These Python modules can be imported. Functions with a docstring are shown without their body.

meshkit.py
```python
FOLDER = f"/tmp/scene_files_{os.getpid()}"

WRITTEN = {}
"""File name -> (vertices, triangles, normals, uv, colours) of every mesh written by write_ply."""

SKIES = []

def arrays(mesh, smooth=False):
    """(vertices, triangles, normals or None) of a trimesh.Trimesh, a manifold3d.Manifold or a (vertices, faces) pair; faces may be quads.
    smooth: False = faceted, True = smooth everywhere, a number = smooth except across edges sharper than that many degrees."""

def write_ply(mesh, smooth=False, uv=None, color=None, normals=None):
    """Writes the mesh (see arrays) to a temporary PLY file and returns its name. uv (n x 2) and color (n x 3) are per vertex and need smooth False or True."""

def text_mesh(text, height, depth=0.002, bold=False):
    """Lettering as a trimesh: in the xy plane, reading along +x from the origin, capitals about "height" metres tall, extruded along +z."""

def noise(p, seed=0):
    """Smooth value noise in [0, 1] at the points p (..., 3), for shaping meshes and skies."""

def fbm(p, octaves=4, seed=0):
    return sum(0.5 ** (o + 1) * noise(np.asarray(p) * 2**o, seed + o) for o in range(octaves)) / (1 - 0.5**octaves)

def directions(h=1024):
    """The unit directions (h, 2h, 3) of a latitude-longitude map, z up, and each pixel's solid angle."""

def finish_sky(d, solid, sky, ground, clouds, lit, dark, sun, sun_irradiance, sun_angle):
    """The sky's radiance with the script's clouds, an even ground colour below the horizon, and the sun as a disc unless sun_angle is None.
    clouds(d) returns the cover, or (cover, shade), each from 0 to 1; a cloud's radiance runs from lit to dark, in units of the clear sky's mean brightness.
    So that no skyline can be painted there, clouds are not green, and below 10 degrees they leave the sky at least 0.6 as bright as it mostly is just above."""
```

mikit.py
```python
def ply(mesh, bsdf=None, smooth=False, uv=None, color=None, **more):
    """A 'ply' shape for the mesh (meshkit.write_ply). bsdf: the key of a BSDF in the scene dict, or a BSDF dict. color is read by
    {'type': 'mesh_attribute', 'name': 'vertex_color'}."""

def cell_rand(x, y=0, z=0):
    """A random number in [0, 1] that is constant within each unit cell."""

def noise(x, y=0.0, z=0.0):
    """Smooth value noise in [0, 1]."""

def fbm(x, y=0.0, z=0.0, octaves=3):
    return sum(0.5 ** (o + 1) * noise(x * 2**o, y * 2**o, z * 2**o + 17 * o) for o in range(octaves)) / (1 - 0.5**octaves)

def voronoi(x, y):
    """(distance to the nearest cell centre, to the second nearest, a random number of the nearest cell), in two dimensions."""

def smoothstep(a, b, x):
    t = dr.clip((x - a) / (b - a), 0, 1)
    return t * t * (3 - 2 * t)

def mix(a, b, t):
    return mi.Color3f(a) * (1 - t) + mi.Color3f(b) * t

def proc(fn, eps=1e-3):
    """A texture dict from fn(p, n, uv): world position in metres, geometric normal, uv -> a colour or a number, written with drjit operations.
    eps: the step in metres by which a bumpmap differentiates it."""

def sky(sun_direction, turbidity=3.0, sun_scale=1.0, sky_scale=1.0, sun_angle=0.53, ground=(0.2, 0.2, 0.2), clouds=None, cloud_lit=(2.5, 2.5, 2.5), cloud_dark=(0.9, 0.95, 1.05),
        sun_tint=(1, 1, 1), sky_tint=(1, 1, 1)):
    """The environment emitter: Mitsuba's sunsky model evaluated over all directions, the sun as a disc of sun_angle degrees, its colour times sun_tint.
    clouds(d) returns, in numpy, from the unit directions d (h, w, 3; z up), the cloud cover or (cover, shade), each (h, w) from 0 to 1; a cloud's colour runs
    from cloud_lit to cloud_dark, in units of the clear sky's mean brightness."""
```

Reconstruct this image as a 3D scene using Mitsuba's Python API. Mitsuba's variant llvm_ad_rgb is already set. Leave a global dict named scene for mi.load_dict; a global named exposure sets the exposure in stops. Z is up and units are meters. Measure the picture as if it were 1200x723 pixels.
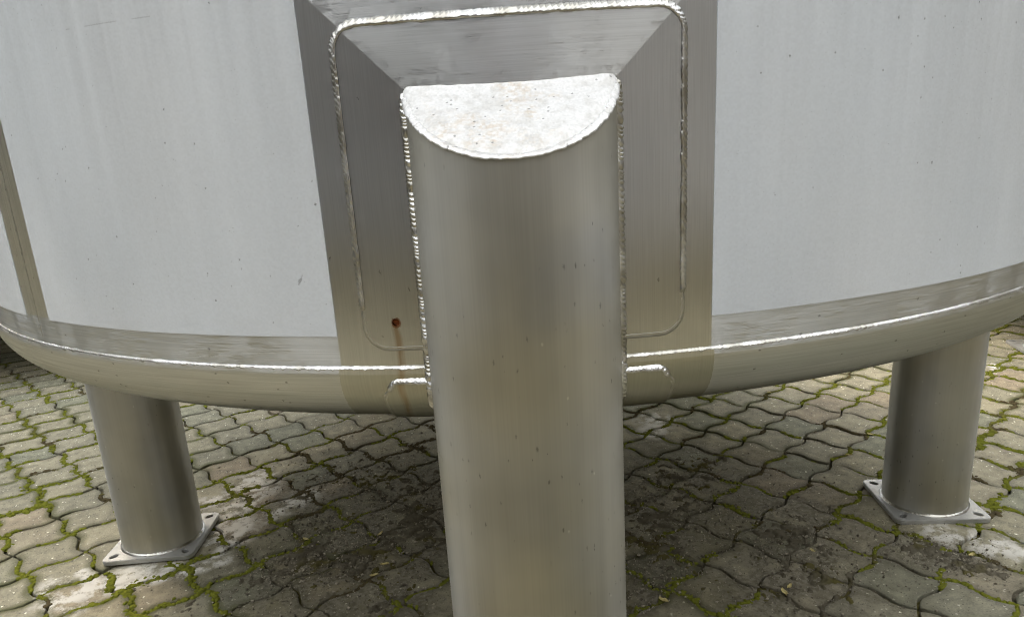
import math, numpy as np, trimesh, mitsuba as mi, mikit, meshkit, drjit as dr
from mikit import proc, noise, fbm, voronoi, cell_rand, smoothstep, mix
from scipy.spatial import Delaunay
from shapely.geometry import Polygon, box, LineString
import shapely

# ------------------------------------------------------------------ camera, sky, exposure
# world: z up, x to the right along the tank's front, y into the picture; the front leg stands on the origin
CAM = np.array([0.00603033, -0.81128462, 0.95058888])
CR = np.array([0.99819935, 0.00847534, -0.05938201])
CU = np.array([0.05458789, 0.28200086, 0.95785995])
CF = np.array([-0.02486397, 0.95937672, -0.28103042])
FPX, PPY = 861.052, 54.53                                   # focal length and lens shift, in pixels of a 1200 x 723 picture
M = np.eye(4); M[:3, 0] = -CR; M[:3, 1] = CU; M[:3, 2] = CF; M[:3, 3] = CAM
scene, labels = {'type': 'scene'}, {}
scene['camera'] = {'type': 'perspective', 'fov_axis': 'x', 'fov': 2 * math.degrees(math.atan(600 / FPX)), 'near_clip': 0.02, 'far_clip': 500.0,
                   'principal_point_offset_y': -PPY / 723, 'to_world': mi.ScalarTransform4f(M)}


def overcast(d):
    c = meshkit.fbm(d * np.array([2.2, 2.2, 4.5]) + 11.3, 4, 5)
    el = np.clip(d[..., 2], 0, 1)                            # an overcast sky is about three times as bright overhead as at the horizon
    return np.ones(d.shape[:2]), np.clip(1 - el + 0.5 * (c - 0.5), 0, 1)


scene['sky'] = mikit.sky((-0.45, 0.45, 0.75), turbidity=3, sun_scale=0.2, sun_angle=18, clouds=overcast, cloud_lit=(3.3, 3.33, 3.35), cloud_dark=(1.15, 1.2, 1.25), ground=(0.2, 0.19, 0.16))
exposure = 3.27

rng = np.random.default_rng(7)
T4 = mi.ScalarTransform4f

# ------------------------------------------------------------------ helpers
def add(key, mesh, bsdf, smooth=False, uv=None, **more):
    k, i = key, 0
    while k in scene:
        i += 1; k = f'{key}_{i:03d}'
    scene[k] = mesh if isinstance(mesh, dict) else mikit.ply(mesh, bsdf, smooth=smooth, uv=uv, **more)
    return k


def tag(key, label=None, category=None, group=None, kind=None):
    labels[key] = {a: b for a, b in (('label', label), ('category', category), ('group', group), ('kind', kind)) if b}


class Mesh:
    """Collects vertices, faces and uv; pieces stay unjoined, so that their shared edges are crisp."""
    def __init__(s): s.v, s.f, s.uv, s.n = [], [], [], 0
    def put(s, v, f, uv=None):
        s.v.append(np.asarray(v, float)); s.f.append(np.asarray(f, int) + s.n); s.uv.append(np.zeros((len(v), 2)) if uv is None else np.asarray(uv, float)); s.n += len(v)
    def grid(s, P, uv=None, flip=False):
        a, b = P.shape[:2]; i, j = np.meshgrid(np.arange(a - 1), np.arange(b - 1), indexing='ij'); q = (i * b + j).ravel()
        f = np.concatenate([np.stack([q, q + b, q + b + 1], 1), np.stack([q, q + b + 1, q + 1], 1)])
        s.put(P.reshape(-1, 3), f[:, ::-1] if flip else f, None if uv is None else np.asarray(uv).reshape(-1, 2))
    def mesh(s): return trimesh.Trimesh(np.vstack(s.v), np.vstack(s.f), process=False)
    def UV(s): return np.vstack(s.uv)
    def add(s, key, bsdf, smooth=True):
        uv = s.UV()
        return add(key, s.mesh(), bsdf, smooth=smooth, uv=uv[:, ::-1] if 'steel' in bsdf else uv)   # steel: u runs across the grinding lines


def plan_mesh(poly, step):
    """Triangulates a flat polygon with evenly spread points: (points, triangles)."""
    pts = []
    for ring in [poly.exterior, *poly.interiors]:
        q = shapely.segmentize(ring, step * 0.7)
        pts += list(q.coords)[:-1]
    x0, y0, x1, y1 = poly.bounds
    X, Y = np.meshgrid(np.arange(x0, x1, step), np.arange(y0, y1, step))
    inner = poly.buffer(-step * 0.4)
    G = np.stack([X.ravel(), Y.ravel()], 1) + 1e-5
    pts = np.array(pts + list(G[shapely.contains_xy(inner, G[:, 0], G[:, 1])]))
    t = Delaunay(pts).simplices
    cen = pts[t].mean(1)
    t = t[shapely.contains_xy(poly, cen[:, 0], cen[:, 1])]
    a, b, c = pts[t[:, 0]], pts[t[:, 1]], pts[t[:, 2]]
    ar = (b[:, 0] - a[:, 0]) * (c[:, 1] - a[:, 1]) - (b[:, 1] - a[:, 1]) * (c[:, 0] - a[:, 0])
    t = t[np.abs(ar) > 1e-12]; ar = ar[np.abs(ar) > 1e-12]
    t[ar < 0] = t[ar < 0][:, ::-1]
    return pts, t


def patch(m, poly, fmap, h, step, along, back=None, rim=True):
    """A sheet lying on the surface fmap(s, t, h); along = 's' or 't' says which way it was brushed. The rim goes down to height back."""
    pts, t = plan_mesh(poly, step)
    uv = pts if along == 's' else pts[:, ::-1]
    m.put(fmap(pts[:, 0], pts[:, 1], h), t, uv)
    if rim and back is not None:
        for ring in [poly.exterior, *poly.interiors]:
            q = np.array(shapely.segmentize(ring, step * 0.7).coords)
            s_ = np.concatenate([[0], np.cumsum(np.linalg.norm(np.diff(q, axis=0), axis=1))])
            P = np.stack([fmap(q[:, 0], q[:, 1], h), fmap(q[:, 0], q[:, 1], back)], 1)
            ccw = Polygon(ring).exterior.is_ccw
            m.grid(P, np.stack([np.stack([s_, 0 * s_], 1), np.stack([s_, 0 * s_ + h - back], 1)], 1), flip=not ccw)


def bead(path, nrm, width, height, pitch, seed=0, step=0.0011, closed=False, ripple=0.3, sides=11, wob=0.12, skew=0.0, taper=True):
    """A weld: a rounded strip along the path with the crescent ripples that a welder's puddle leaves."""
    path, nrm = np.asarray(path, float), np.asarray(nrm, float)
    L = np.concatenate([[0], np.cumsum(np.linalg.norm(np.diff(path, axis=0), axis=1))])
    k = max(8, int(L[-1] / step)); s = np.linspace(0, L[-1], k)
    p = np.stack([np.interp(s, L, path[:, i]) for i in range(3)], 1)
    n = np.stack([np.interp(s, L, nrm[:, i]) for i in range(3)], 1)
    t = np.gradient(p, axis=0); t /= np.linalg.norm(t, axis=1, keepdims=True)
    n -= (n * t).sum(1, keepdims=True) * t; n /= np.linalg.norm(n, axis=1, keepdims=True)
    b = np.cross(t, n)
    ph = np.linspace(-math.pi / 2, math.pi / 2, sides)
    w1 = 1 + wob * 2 * (meshkit.noise(np.stack([s / (pitch * 1.6), 0 * s + seed, 0 * s], 1), seed) - 0.5) + wob * 2 * (meshkit.noise(np.stack([s / (pitch * 0.6), 0 * s + seed, 0 * s], 1), seed + 3) - 0.5)
    jit = 1.7 * meshkit.noise(np.stack([s / (pitch * 2.0), 0 * s, 0 * s + seed], 1), seed + 9)
    X, S = np.meshgrid(np.sin(ph), s, indexing='xy')
    saw = (S / pitch + jit[:, None] + skew * X * 0.5 + 0.55 * X ** 2) % 1.0
    crest = np.where(saw < 0.78, saw / 0.78, (1 - saw) / 0.22) ** 0.8
    fine = meshkit.noise(np.stack([S / 0.0018, X * 3, 0 * S + seed], -1), seed + 5) - 0.5
    hh = np.cos(ph)[None] ** 0.8 * height * (1 - ripple + ripple * crest + 0.08 * fine)
    ww = width / 2 * w1[:, None] * X
    end = np.clip(np.minimum(s, L[-1] - s) / 0.007 + 0.25, 0, 1)[:, None] if taper else 1.0; hh, ww = hh * end, ww * (0.4 + 0.6 * end)
    P = p[:, None] + b[:, None] * ww[..., None] + n[:, None] * (hh[..., None] - 0.0006)
    m = Mesh(); m.grid(P, np.stack([S, X * width / 2], -1), flip=False)
    return m


def join(ms):
    o = Mesh()
    for m in ms:
        for v, f, uv in zip(m.v, [q for q in m.f], m.uv): pass
        o.put(np.vstack(m.v), np.vstack(m.f), np.vstack(m.uv))
    return o


def rounded(x0, y0, x1, y1, r, seg=8): return box(x0 + r, y0 + r, x1 - r, y1 - r).buffer(r, quad_segs=seg)

# ------------------------------------------------------------------ materials
def bump(inner, fn, scale, eps): return {'type': 'bumpmap', 'arbitrary': proc(fn, eps), 'scale': scale, 'bsdf': inner}
def two(b): return {'type': 'twosided', 'bsdf': b}


def along(uv): return mi.Point2f(uv.y, uv.x)


def brush(p, n, uv):                                        # fine grinding lines
    uv = along(uv)
    return noise(uv.x * 14, uv.y * 1500) * 0.8 + noise(uv.x * 60, uv.y * 2600, 7.0) * 0.5 + 55 * fbm(p.x * 9, p.y * 9, p.z * 6 + 1, 2)


def pits(uv, cell, keep, lo, hi, stretch=1.0):
    f, s_, r = voronoi(uv.x / (cell * stretch), uv.y / cell)
    return dr.select(r > keep, 1 - smoothstep(lo, hi, f + 0.1 * noise(uv.x * 900, uv.y * 900)), 0)


def steel_color(p, n, uv):
    uv = along(uv)
    v = 0.93 + 0.08 * (noise(uv.x * 10, uv.y * 1300) - 0.5) + 0.08 * (noise(uv.x * 40, uv.y * 2100, 5.0) - 0.5) + 0.20 * (fbm(p.x * 9, p.y * 9, p.z * 7) - 0.5)
    c = mix((0.67, 0.685, 0.695), (0.63, 0.63, 0.605), smoothstep(0.35, 0.75, fbm(p.x * 4 + 3, p.y * 4, p.z * 3))) * v
    d = pits(uv, 0.028, 0.86, 0.04, 0.10, 1.5) * smoothstep(0.4, 0.7, noise(p.x * 6 + 2, p.y * 6, p.z * 6))
    return c * (1 - 0.6 * d)


def steel_rough(p, n, uv):
    return 0.23 + 0.16 * fbm(p.x * 10, p.y * 10, p.z * 7)


def leg_color(p, n, uv):
    uv = along(uv)
    v = 0.94 + 0.06 * (noise(uv.x * 9, uv.y * 1100) - 0.5) + 0.46 * (fbm(p.x * 8 + 1, p.y * 8, p.z * 7, 4) - 0.5) + 0.10 * (noise(uv.x * 2.2, uv.y * 75, 9.0) - 0.5)
    c = mix((0.52, 0.522, 0.505), (0.50, 0.478, 0.395), smoothstep(0.3, 0.7, fbm(p.x * 5 + 8, p.y * 5, p.z * 3.5))) * v
    f, s_, r = voronoi(uv.x / 0.032, uv.y / 0.013)           # short rain and grinding nicks that run down the tube
    w = smoothstep(0.42, 0.62, fbm(p.x * 7, p.y * 7, p.z * 6 + 4))
    d = dr.select(r > 0.50, 1 - smoothstep(0.04, 0.05 + 0.30 * (r - 0.50), f + 0.10 * noise(uv.x * 300, uv.y * 900)), 0)
    f2, s2, r2 = voronoi(uv.x / 0.05 + 5, uv.y / 0.03)
    b = dr.select(r2 > 0.9, 1 - smoothstep(0.02, 0.05, f2), 0)
    sm = dr.square((p.x - 0.055) / 0.05) + dr.square((p.z - 0.815 - 0.25 * (p.x - 0.055)) / 0.045)      # dark blurred reflection painted into the tube's colour, duller and bluer
    sm = (1 - smoothstep(0.1, 2.2, sm + 0.8 * (fbm(p.x * 30, p.z * 30, 2.0) - 0.5))) * smoothstep(-0.02, -0.06, p.y)
    c = mix(c, mi.Color3f(0.40, 0.41, 0.42) * v, 0.45 * sm)
    return c * (1 - 0.5 * d * w) + mi.Color3f(0.16, 0.16, 0.15) * b


def leg_rough(p, n, uv): return 0.42 + 0.20 * fbm(p.x * 9 + 2, p.y * 9, p.z * 7)


def pad_color(p, n, uv):                                    # as the shell, with the rust that ran down from the weep hole
    c = steel_color(p, n, uv)
    c = c * mi.Color3f(0.80, 0.785, 0.70) * smoothstep(0.701, 0.699, p.z) + c * smoothstep(0.699, 0.701, p.z)   # olive reflection of the ground painted into the rim below the seam
    front = smoothstep(0.15, 0.05, p.y) * smoothstep(0.775, 0.772, p.z)
    x = p.x + 0.1425 + 0.005 * (noise(p.z * 38, 3.0) - 0.5)
    run = (1 - smoothstep(0.0010, 0.0036 + 0.003 * noise(p.z * 70, 1.0), dr.abs(x))) * smoothstep(0.764, 0.757, p.z) * (0.45 + 0.55 * noise(p.x * 300, p.z * 60))
    edge = 1 - smoothstep(0.0006, 0.0018, dr.abs(dr.abs(x) - 0.0036))
    d = dr.sqrt(dr.square(p.x + 0.1425) + dr.square(p.z - 0.7610)) + 0.003 * (fbm(p.x * 300, p.z * 300) - 0.5)
    ring = 1 - smoothstep(0.0052, 0.0066, d)
    c = mix(c, (0.34, 0.215, 0.10), front * dr.maximum(run * 0.72, edge * smoothstep(0.764, 0.75, p.z) * 0.25))
    return mix(c, (0.26, 0.10, 0.04), front * ring * 0.8)


def band_color(p, n, uv):                                   # the duller mill-ground bands beside the front field
    q = along(uv)
    f, s_, r = voronoi(q.x / 0.03, q.y / 0.02)
    spot = dr.select(r > 0.8, 1 - smoothstep(0.04, 0.12, f + 0.05 * noise(q.x * 700, q.y * 700)), 0)
    v = 0.93 + 0.10 * (noise(q.x * 7, q.y * 520) - 0.5) + 0.16 * (noise(q.x * 16, q.y * 1200, 5.0) - 0.5) + 0.18 * (fbm(p.x * 10, p.y * 10, p.z * 12) - 0.5)
    return mix((0.745, 0.765, 0.78), (0.68, 0.69, 0.685), smoothstep(0.3, 0.75, fbm(p.x * 6 + 3, p.y * 6, p.z * 6))) * v * (1 - 0.5 * spot)


for key, col, rg, an, hgt in (('band_steel', band_color, lambda p, n, uv: 0.36 + 0.14 * fbm(p.x * 10, p.y * 10, p.z * 12), 0.9, 1.0e-5), ('steel', pad_color, steel_rough, 0.93, 0.85e-5), ('pad_steel', pad_color, steel_rough, 0.93, 0.85e-5), ('leg_steel', leg_color, leg_rough, 0.6, 0.7e-5)):
    scene['m_' + key] = two(bump({'type': 'principled', 'base_color': proc(col), 'metallic': 1.0, 'roughness': proc(rg), 'anisotropic': an, 'specular': 0.5}, brush, hgt, 2.5e-4))


def weld_color(p, n, uv):
    v = 0.55 + 0.45 * noise(p.x * 420, p.y * 420, p.z * 420)
    w = smoothstep(0.28, 0.68, fbm(p.x * 45, p.y * 45, p.z * 45))
    return mix((0.72, 0.72, 0.71), (0.44, 0.425, 0.38), w) * (0.72 + 0.32 * v)


scene['m_weld'] = two({'type': 'principled', 'base_color': proc(weld_color), 'metallic': 1.0, 'roughness': proc(lambda p, n, uv: 0.20 + 0.20 * noise(p.x * 180, p.y * 180, p.z * 180)), 'specular': 0.5})


scene['m_weld_dull'] = two({'type': 'principled', 'base_color': {'type': 'rgb', 'value': [0.55, 0.54, 0.50]}, 'metallic': 1.0, 'roughness': 0.36, 'specular': 0.5})


def cap_color(p, n, uv):
    g = fbm(p.x * 120, p.y * 120, p.z * 60, 3)
    c = mix((0.66, 0.66, 0.65), (0.56, 0.555, 0.535), smoothstep(0.42, 0.75, g))
    r = smoothstep(0.52, 0.80, fbm(p.x * 26 + 4, p.y * 26, 2.0)) * smoothstep(0.35, 0.75, fbm(p.x * 300, p.y * 300, p.z * 300))
    c = mix(c, (0.50, 0.40, 0.28), 0.55 * r) * (0.90 + 0.20 * noise(p.x * 620, p.y * 620, p.z * 300))
    f, s_, q = voronoi(p.x / 0.0085, p.y / 0.0065)
    return c * (1 - 0.5 * dr.select(q > 0.9, 1 - smoothstep(0.08, 0.2, f), 0))


scene['m_cap'] = two(bump({'type': 'principled', 'base_color': proc(cap_color), 'metallic': 0.35, 'roughness': 0.5, 'specular': 0.5},
                          lambda p, n, uv: fbm(p.x * 260, p.y * 260, p.z * 260, 3), 8e-4, 4e-4))
scene['m_cap_weld'] = two({'type': 'principled', 'base_color': proc(cap_color), 'metallic': 0.6, 'roughness': 0.38, 'specular': 0.5})
RT, YC = 1.1836, 1.1682                                     # shell radius, y of the tank's axis


def film_color(p, n, uv):
    base = mix((0.53, 0.566, 0.605), (0.60, 0.622, 0.645), fbm(uv.x * 5, uv.y * 3 + 1))
    st = noise(uv.x * 60, uv.y * 1.7) * 0.6 + noise(uv.x * 170, uv.y * 2.6, 4.0) * 0.4      # rain runs
    up = smoothstep(0.80, 1.10, uv.y)
    c = base * (0.97 + 0.11 * (st - 0.5) * (0.35 + up) + 0.22 * (fbm(uv.x * 9 + 7, uv.y * 3, 2.0, 4) - 0.5) + 0.10 * (fbm(uv.x * 420, uv.y * 420) - 0.5))
    f, s_, r = voronoi(uv.x / 0.022, uv.y / 0.026)
    big = noise(uv.x * 7 + 3, uv.y * 7)
    sz = cell_rand(r * 997, 3.0)
    d1 = dr.select(r > 0.48 + 0.55 * big, 1 - smoothstep(0.012 + 0.03 * sz * sz, 0.04 + 0.07 * sz * sz, f + 0.04 * noise(uv.x * 1500, uv.y * 1500)), 0)
    f2, s2, r2 = voronoi(uv.x / 0.008 + 9, uv.y / 0.009)
    d2 = dr.select(r2 > 0.80, 1 - smoothstep(0.05, 0.13 * r2 * r2, f2 + 0.05 * noise(uv.x * 1300, uv.y * 1300)), 0) * smoothstep(0.35, 0.6, noise(uv.x * 11, uv.y * 9 + 3))
    f3, s3, r3 = voronoi(uv.x / 0.11 + 2, uv.y / 0.045)     # long thin creases across
    ly = dr.abs(uv.y - 0.045 * dr.floor(uv.y / 0.045) - 0.02 - 0.002 * noise(uv.x * 15))
    d3 = dr.select(cell_rand(dr.floor(uv.y / 0.045), dr.floor(uv.x / 0.13)) > 0.955, (1 - smoothstep(0.0003, 0.0009, ly)) * smoothstep(0.45, 0.6, noise(uv.x * 40, uv.y * 20)), 0)
    mk = dr.sqrt(dr.square((uv.x + 0.252) * 1.0 + (uv.y - 0.81) * -0.55) + dr.square((uv.y - 0.812) * 0.45)) + 0.003 * (fbm(uv.x * 350, uv.y * 350) - 0.5)
    d1 = dr.maximum(d1, 1 - smoothstep(0.0012, 0.0028, mk))
    return c * (1 - (0.30 + 0.30 * sz) * d1) * (1 - 0.16 * d2) * (1 - 0.2 * d3)


scene['m_film'] = two(bump({'type': 'principled', 'base_color': proc(film_color), 'metallic': 0.0, 'roughness': proc(lambda p, n, uv: 0.30 + 0.14 * noise(uv.x * 45, uv.y * 2.5)), 'specular': 0.5},
                           lambda p, n, uv: fbm(uv.x * 380, uv.y * 380) * 0.5 + noise(uv.x * 70, uv.y * 4), 3e-5, 6e-4))
scene['m_rust'] = {'type': 'diffuse', 'reflectance': proc(lambda p, n, uv: mix((0.20, 0.06, 0.02), (0.05, 0.02, 0.012), noise(p.x * 500, p.y * 500, p.z * 500)))}


def plate_color(p, n, uv):
    g = fbm(p.x * 30, p.y * 30, p.z * 30)
    c = mix((0.36, 0.365, 0.36), (0.52, 0.52, 0.50), g)
    return mix(c, (0.26, 0.24, 0.19), smoothstep(0.60, 0.8, fbm(p.x * 17 + 6, p.y * 17, p.z * 5)) * 0.6)


scene['m_plate'] = two(bump({'type': 'principled', 'base_color': proc(plate_color), 'metallic': 0.75, 'roughness': 0.5, 'specular': 0.5}, lambda p, n, uv: fbm(p.x * 150, p.y * 150, p.z * 150), 2e-4, 5e-4))

# ground: lattice of the pavers
WAVE = 0.075
E1, E2, O0 = np.array([0.09600, -0.09590]), np.array([0.09590, 0.09600]), np.array([0.75592, 1.42658])
(I00, I01), (I10, I11) = np.linalg.inv(np.array([E1, E2]).T).tolist(); OX, OY = O0.tolist()
WHITE = [(-1.101, .635, -.994, .730, .042), (-.994, .730, -.90, .765, .032), (-1.12, .755, -1.045, .70, .014), (-.99, .68, -.78, .775, .022), (-.86, 1.24, -.82, .90, .06), (-1.16, .70, -1.06, .60, .03), (-.74, 1.0, -.66, 1.12, .035), (.95, .74, 1.14, .61, .042),
         (1.55, 1.80, 1.80, 1.90, .03), (.40, 1.45, .42, 1.55, .05), (-.98, 1.09, -.86, 1.12, .03), (-.80, .80, -.78, .95, .02)]
DIRT_SHADE = [(-.50, .72, -.30, 1.05, .34), (.20, .70, .55, .95, .36), (.10, 1.1, .45, 1.2, .2)]
SOIL = [(-.60, 1.12, -.36, 1.10, .26), (-.42, .62, -.30, .95, .25), (-.62, .72, -.5, .9, .14), (.22, .85, .48, 1.10, .20), (.50, .55, .66, .85, .16), (.15, .5, .30, .75, .10), (.85, .70, .95, .60, .07)]


def near(p, segs, soft=0.6):
    out = mi.Float(0)
    for x0, y0, x1, y1, r in segs:
        dx, dy = x1 - x0, y1 - y0
        t = dr.clip(((p.x - x0) * dx + (p.y - y0) * dy) / (dx * dx + dy * dy), 0, 1)
        d = dr.sqrt(dr.square(p.x - x0 - t * dx) + dr.square(p.y - y0 - t * dy))
        out = dr.maximum(out, 1 - smoothstep(r * (1 - soft), r * (1 + soft), d + r * 1.1 * (fbm(p.x * 32, p.y * 32) - 0.5)))
    return out


def paver_color(p, n, uv):
    qx, qy = p.x - OX, p.y - OY
    a, b = qx * I00 + qy * I01, qx * I10 + qy * I11
    wa, wb = WAVE * dr.sin(2 * math.pi * b), WAVE * dr.sin(2 * math.pi * a)
    ca, cb = dr.floor(a + wa), dr.floor(b - wb)
    r, r2 = cell_rand(ca, cb, 1), cell_rand(ca, cb, 2)
    c = mix((0.278, 0.255, 0.180), (0.240, 0.226, 0.168), r)
    c = mix(c, (0.262, 0.222, 0.158), smoothstep(0.75, 1.0, r2))
    c = mix(c, (0.192, 0.200, 0.142), smoothstep(0.75, 1.0, r) * 0.6)
    g = fbm(p.x * 45, p.y * 45, p.z * 20, 4)
    c = c * (0.50 + 0.66 * g + 0.40 * noise(p.x * 380, p.y * 380, p.z * 380) + 0.10 * (r2 - 0.5))
    f, s_, q = voronoi(p.x / 0.0095, p.y / 0.0095)           # aggregate: pale grains and dark pores
    size = 0.10 + 0.22 * (q - 0.9) / 0.1
    c = mix(c, (0.55, 0.52, 0.44), dr.select(q > 0.90, 1 - smoothstep(size * 0.7, size, f), 0) * 0.75)
    c = c * (1 - 0.45 * dr.select(q < 0.22, 1 - smoothstep(0.1, 0.2, f), 0))
    f2, s2, q2 = voronoi(p.x / 0.034 + 7, p.y / 0.034)
    c = mix(c, (0.85, 0.82, 0.68), dr.select(q2 > 0.80, 1 - smoothstep(0.05, 0.085, f2), 0))
    ea, eb = a + wa - ca - 0.5, b - wb - cb - 0.5
    edge = smoothstep(0.30, 0.47, dr.maximum(dr.abs(ea), dr.abs(eb)) + 0.10 * (g - 0.5))
    algae = smoothstep(0.40, 0.62, fbm(p.x * 3.2 + 4, p.y * 3.2)) * edge
    c = mix(c, (0.115, 0.120, 0.045), 0.75 * algae)
    c = c * (0.86 - 0.24 * edge)
    dirt_shade = near(p, DIRT_SHADE, 0.8) * smoothstep(0.10, 0.60, fbm(p.x * 8 + 3, p.y * 8, 1.0, 5))        # trodden-in grime plus the tank's shade painted in, before its middle
    c = mix(c, c * mi.Color3f(0.56, 0.55, 0.48), dirt_shade)
    soil = near(p, SOIL, 0.9) * smoothstep(0.22, 0.66, fbm(p.x * 22, p.y * 22, 3.0, 5) + 0.16 * (noise(p.x * 260, p.y * 260) - 0.5))
    c = mix(c, mix((0.070, 0.062, 0.042), (0.165, 0.15, 0.115), smoothstep(0.25, 0.75, fbm(p.x * 130, p.y * 130, 4.0, 4))), 0.80 * soil)
    w = near(p, WHITE, 0.8) * smoothstep(0.30, 0.62, fbm(p.x * 42 + 2, p.y * 42, 5.0, 5) + 0.14 * (noise(p.x * 300, p.y * 300) - 0.5))
    return mix(c, (0.52, 0.505, 0.46), 0.92 * w)


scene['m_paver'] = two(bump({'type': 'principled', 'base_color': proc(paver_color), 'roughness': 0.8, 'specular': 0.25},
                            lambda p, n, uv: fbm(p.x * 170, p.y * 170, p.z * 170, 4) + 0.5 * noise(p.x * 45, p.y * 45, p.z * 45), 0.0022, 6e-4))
scene['m_soil'] = two(bump({'type': 'diffuse', 'reflectance': proc(lambda p, n, uv: mix(mix((0.050, 0.044, 0.030), (0.155, 0.140, 0.105), fbm(p.x * 70, p.y * 70, p.z * 70, 4)),
                            (0.085, WAVE, 0.022), 0.8 * smoothstep(0.5, 0.66, fbm(p.x * 11 + 2, p.y * 11, 1.0))))},
                           lambda p, n, uv: fbm(p.x * 240, p.y * 240, p.z * 240, 3), 0.004, 6e-4))
scene['m_moss'] = two({'type': 'diffuse', 'reflectance': proc(lambda p, n, uv: mix(mix((0.064, 0.072, 0.014), (0.185, 0.195, 0.027), fbm(p.x * 160, p.y * 160, p.z * 160)), (0.075, 0.062, 0.035), smoothstep(0.52, 0.68, fbm(p.x * 8 + 9, p.y * 8))))})
scene['m_grit'] = {'type': 'diffuse', 'reflectance': proc(lambda p, n, uv: mix((0.09, 0.08, 0.06), (0.33, 0.30, 0.24), smoothstep(0.3, 0.75, noise(p.x * 130, p.y * 130, p.z * 90))))}
scene['m_leaf'] = two({'type': 'diffuse', 'reflectance': proc(lambda p, n, uv: mix((0.42, 0.34, 0.13), (0.55, 0.50, 0.27), fbm(p.x * 220, p.y * 220)))})
scene['m_render'] = {'type': 'diffuse', 'reflectance': proc(lambda p, n, uv: mix((0.36, 0.365, 0.37), (0.43, 0.435, 0.44), fbm(p.x * 1.3, p.z * 1.3, p.y)))}
scene['m_yard'] = {'type': 'diffuse', 'reflectance': {'type': 'rgb', 'value': [0.17, 0.165, 0.15]}}
scene['m_roof'] = {'type': 'diffuse', 'reflectance': {'type': 'rgb', 'value': [0.10, 0.09, 0.085]}}
scene['m_frame'] = {'type': 'diffuse', 'reflectance': {'type': 'rgb', 'value': [0.55, 0.55, 0.54]}}
scene['m_glass'] = {'type': 'principled', 'base_color': {'type': 'rgb', 'value': [0.03, 0.035, 0.04]}, 'roughness': 0.08, 'specular': 0.6}
scene['m_gate'] = {'type': 'diffuse', 'reflectance': {'type': 'rgb', 'value': [0.045, 0.05, 0.055]}}

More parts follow.
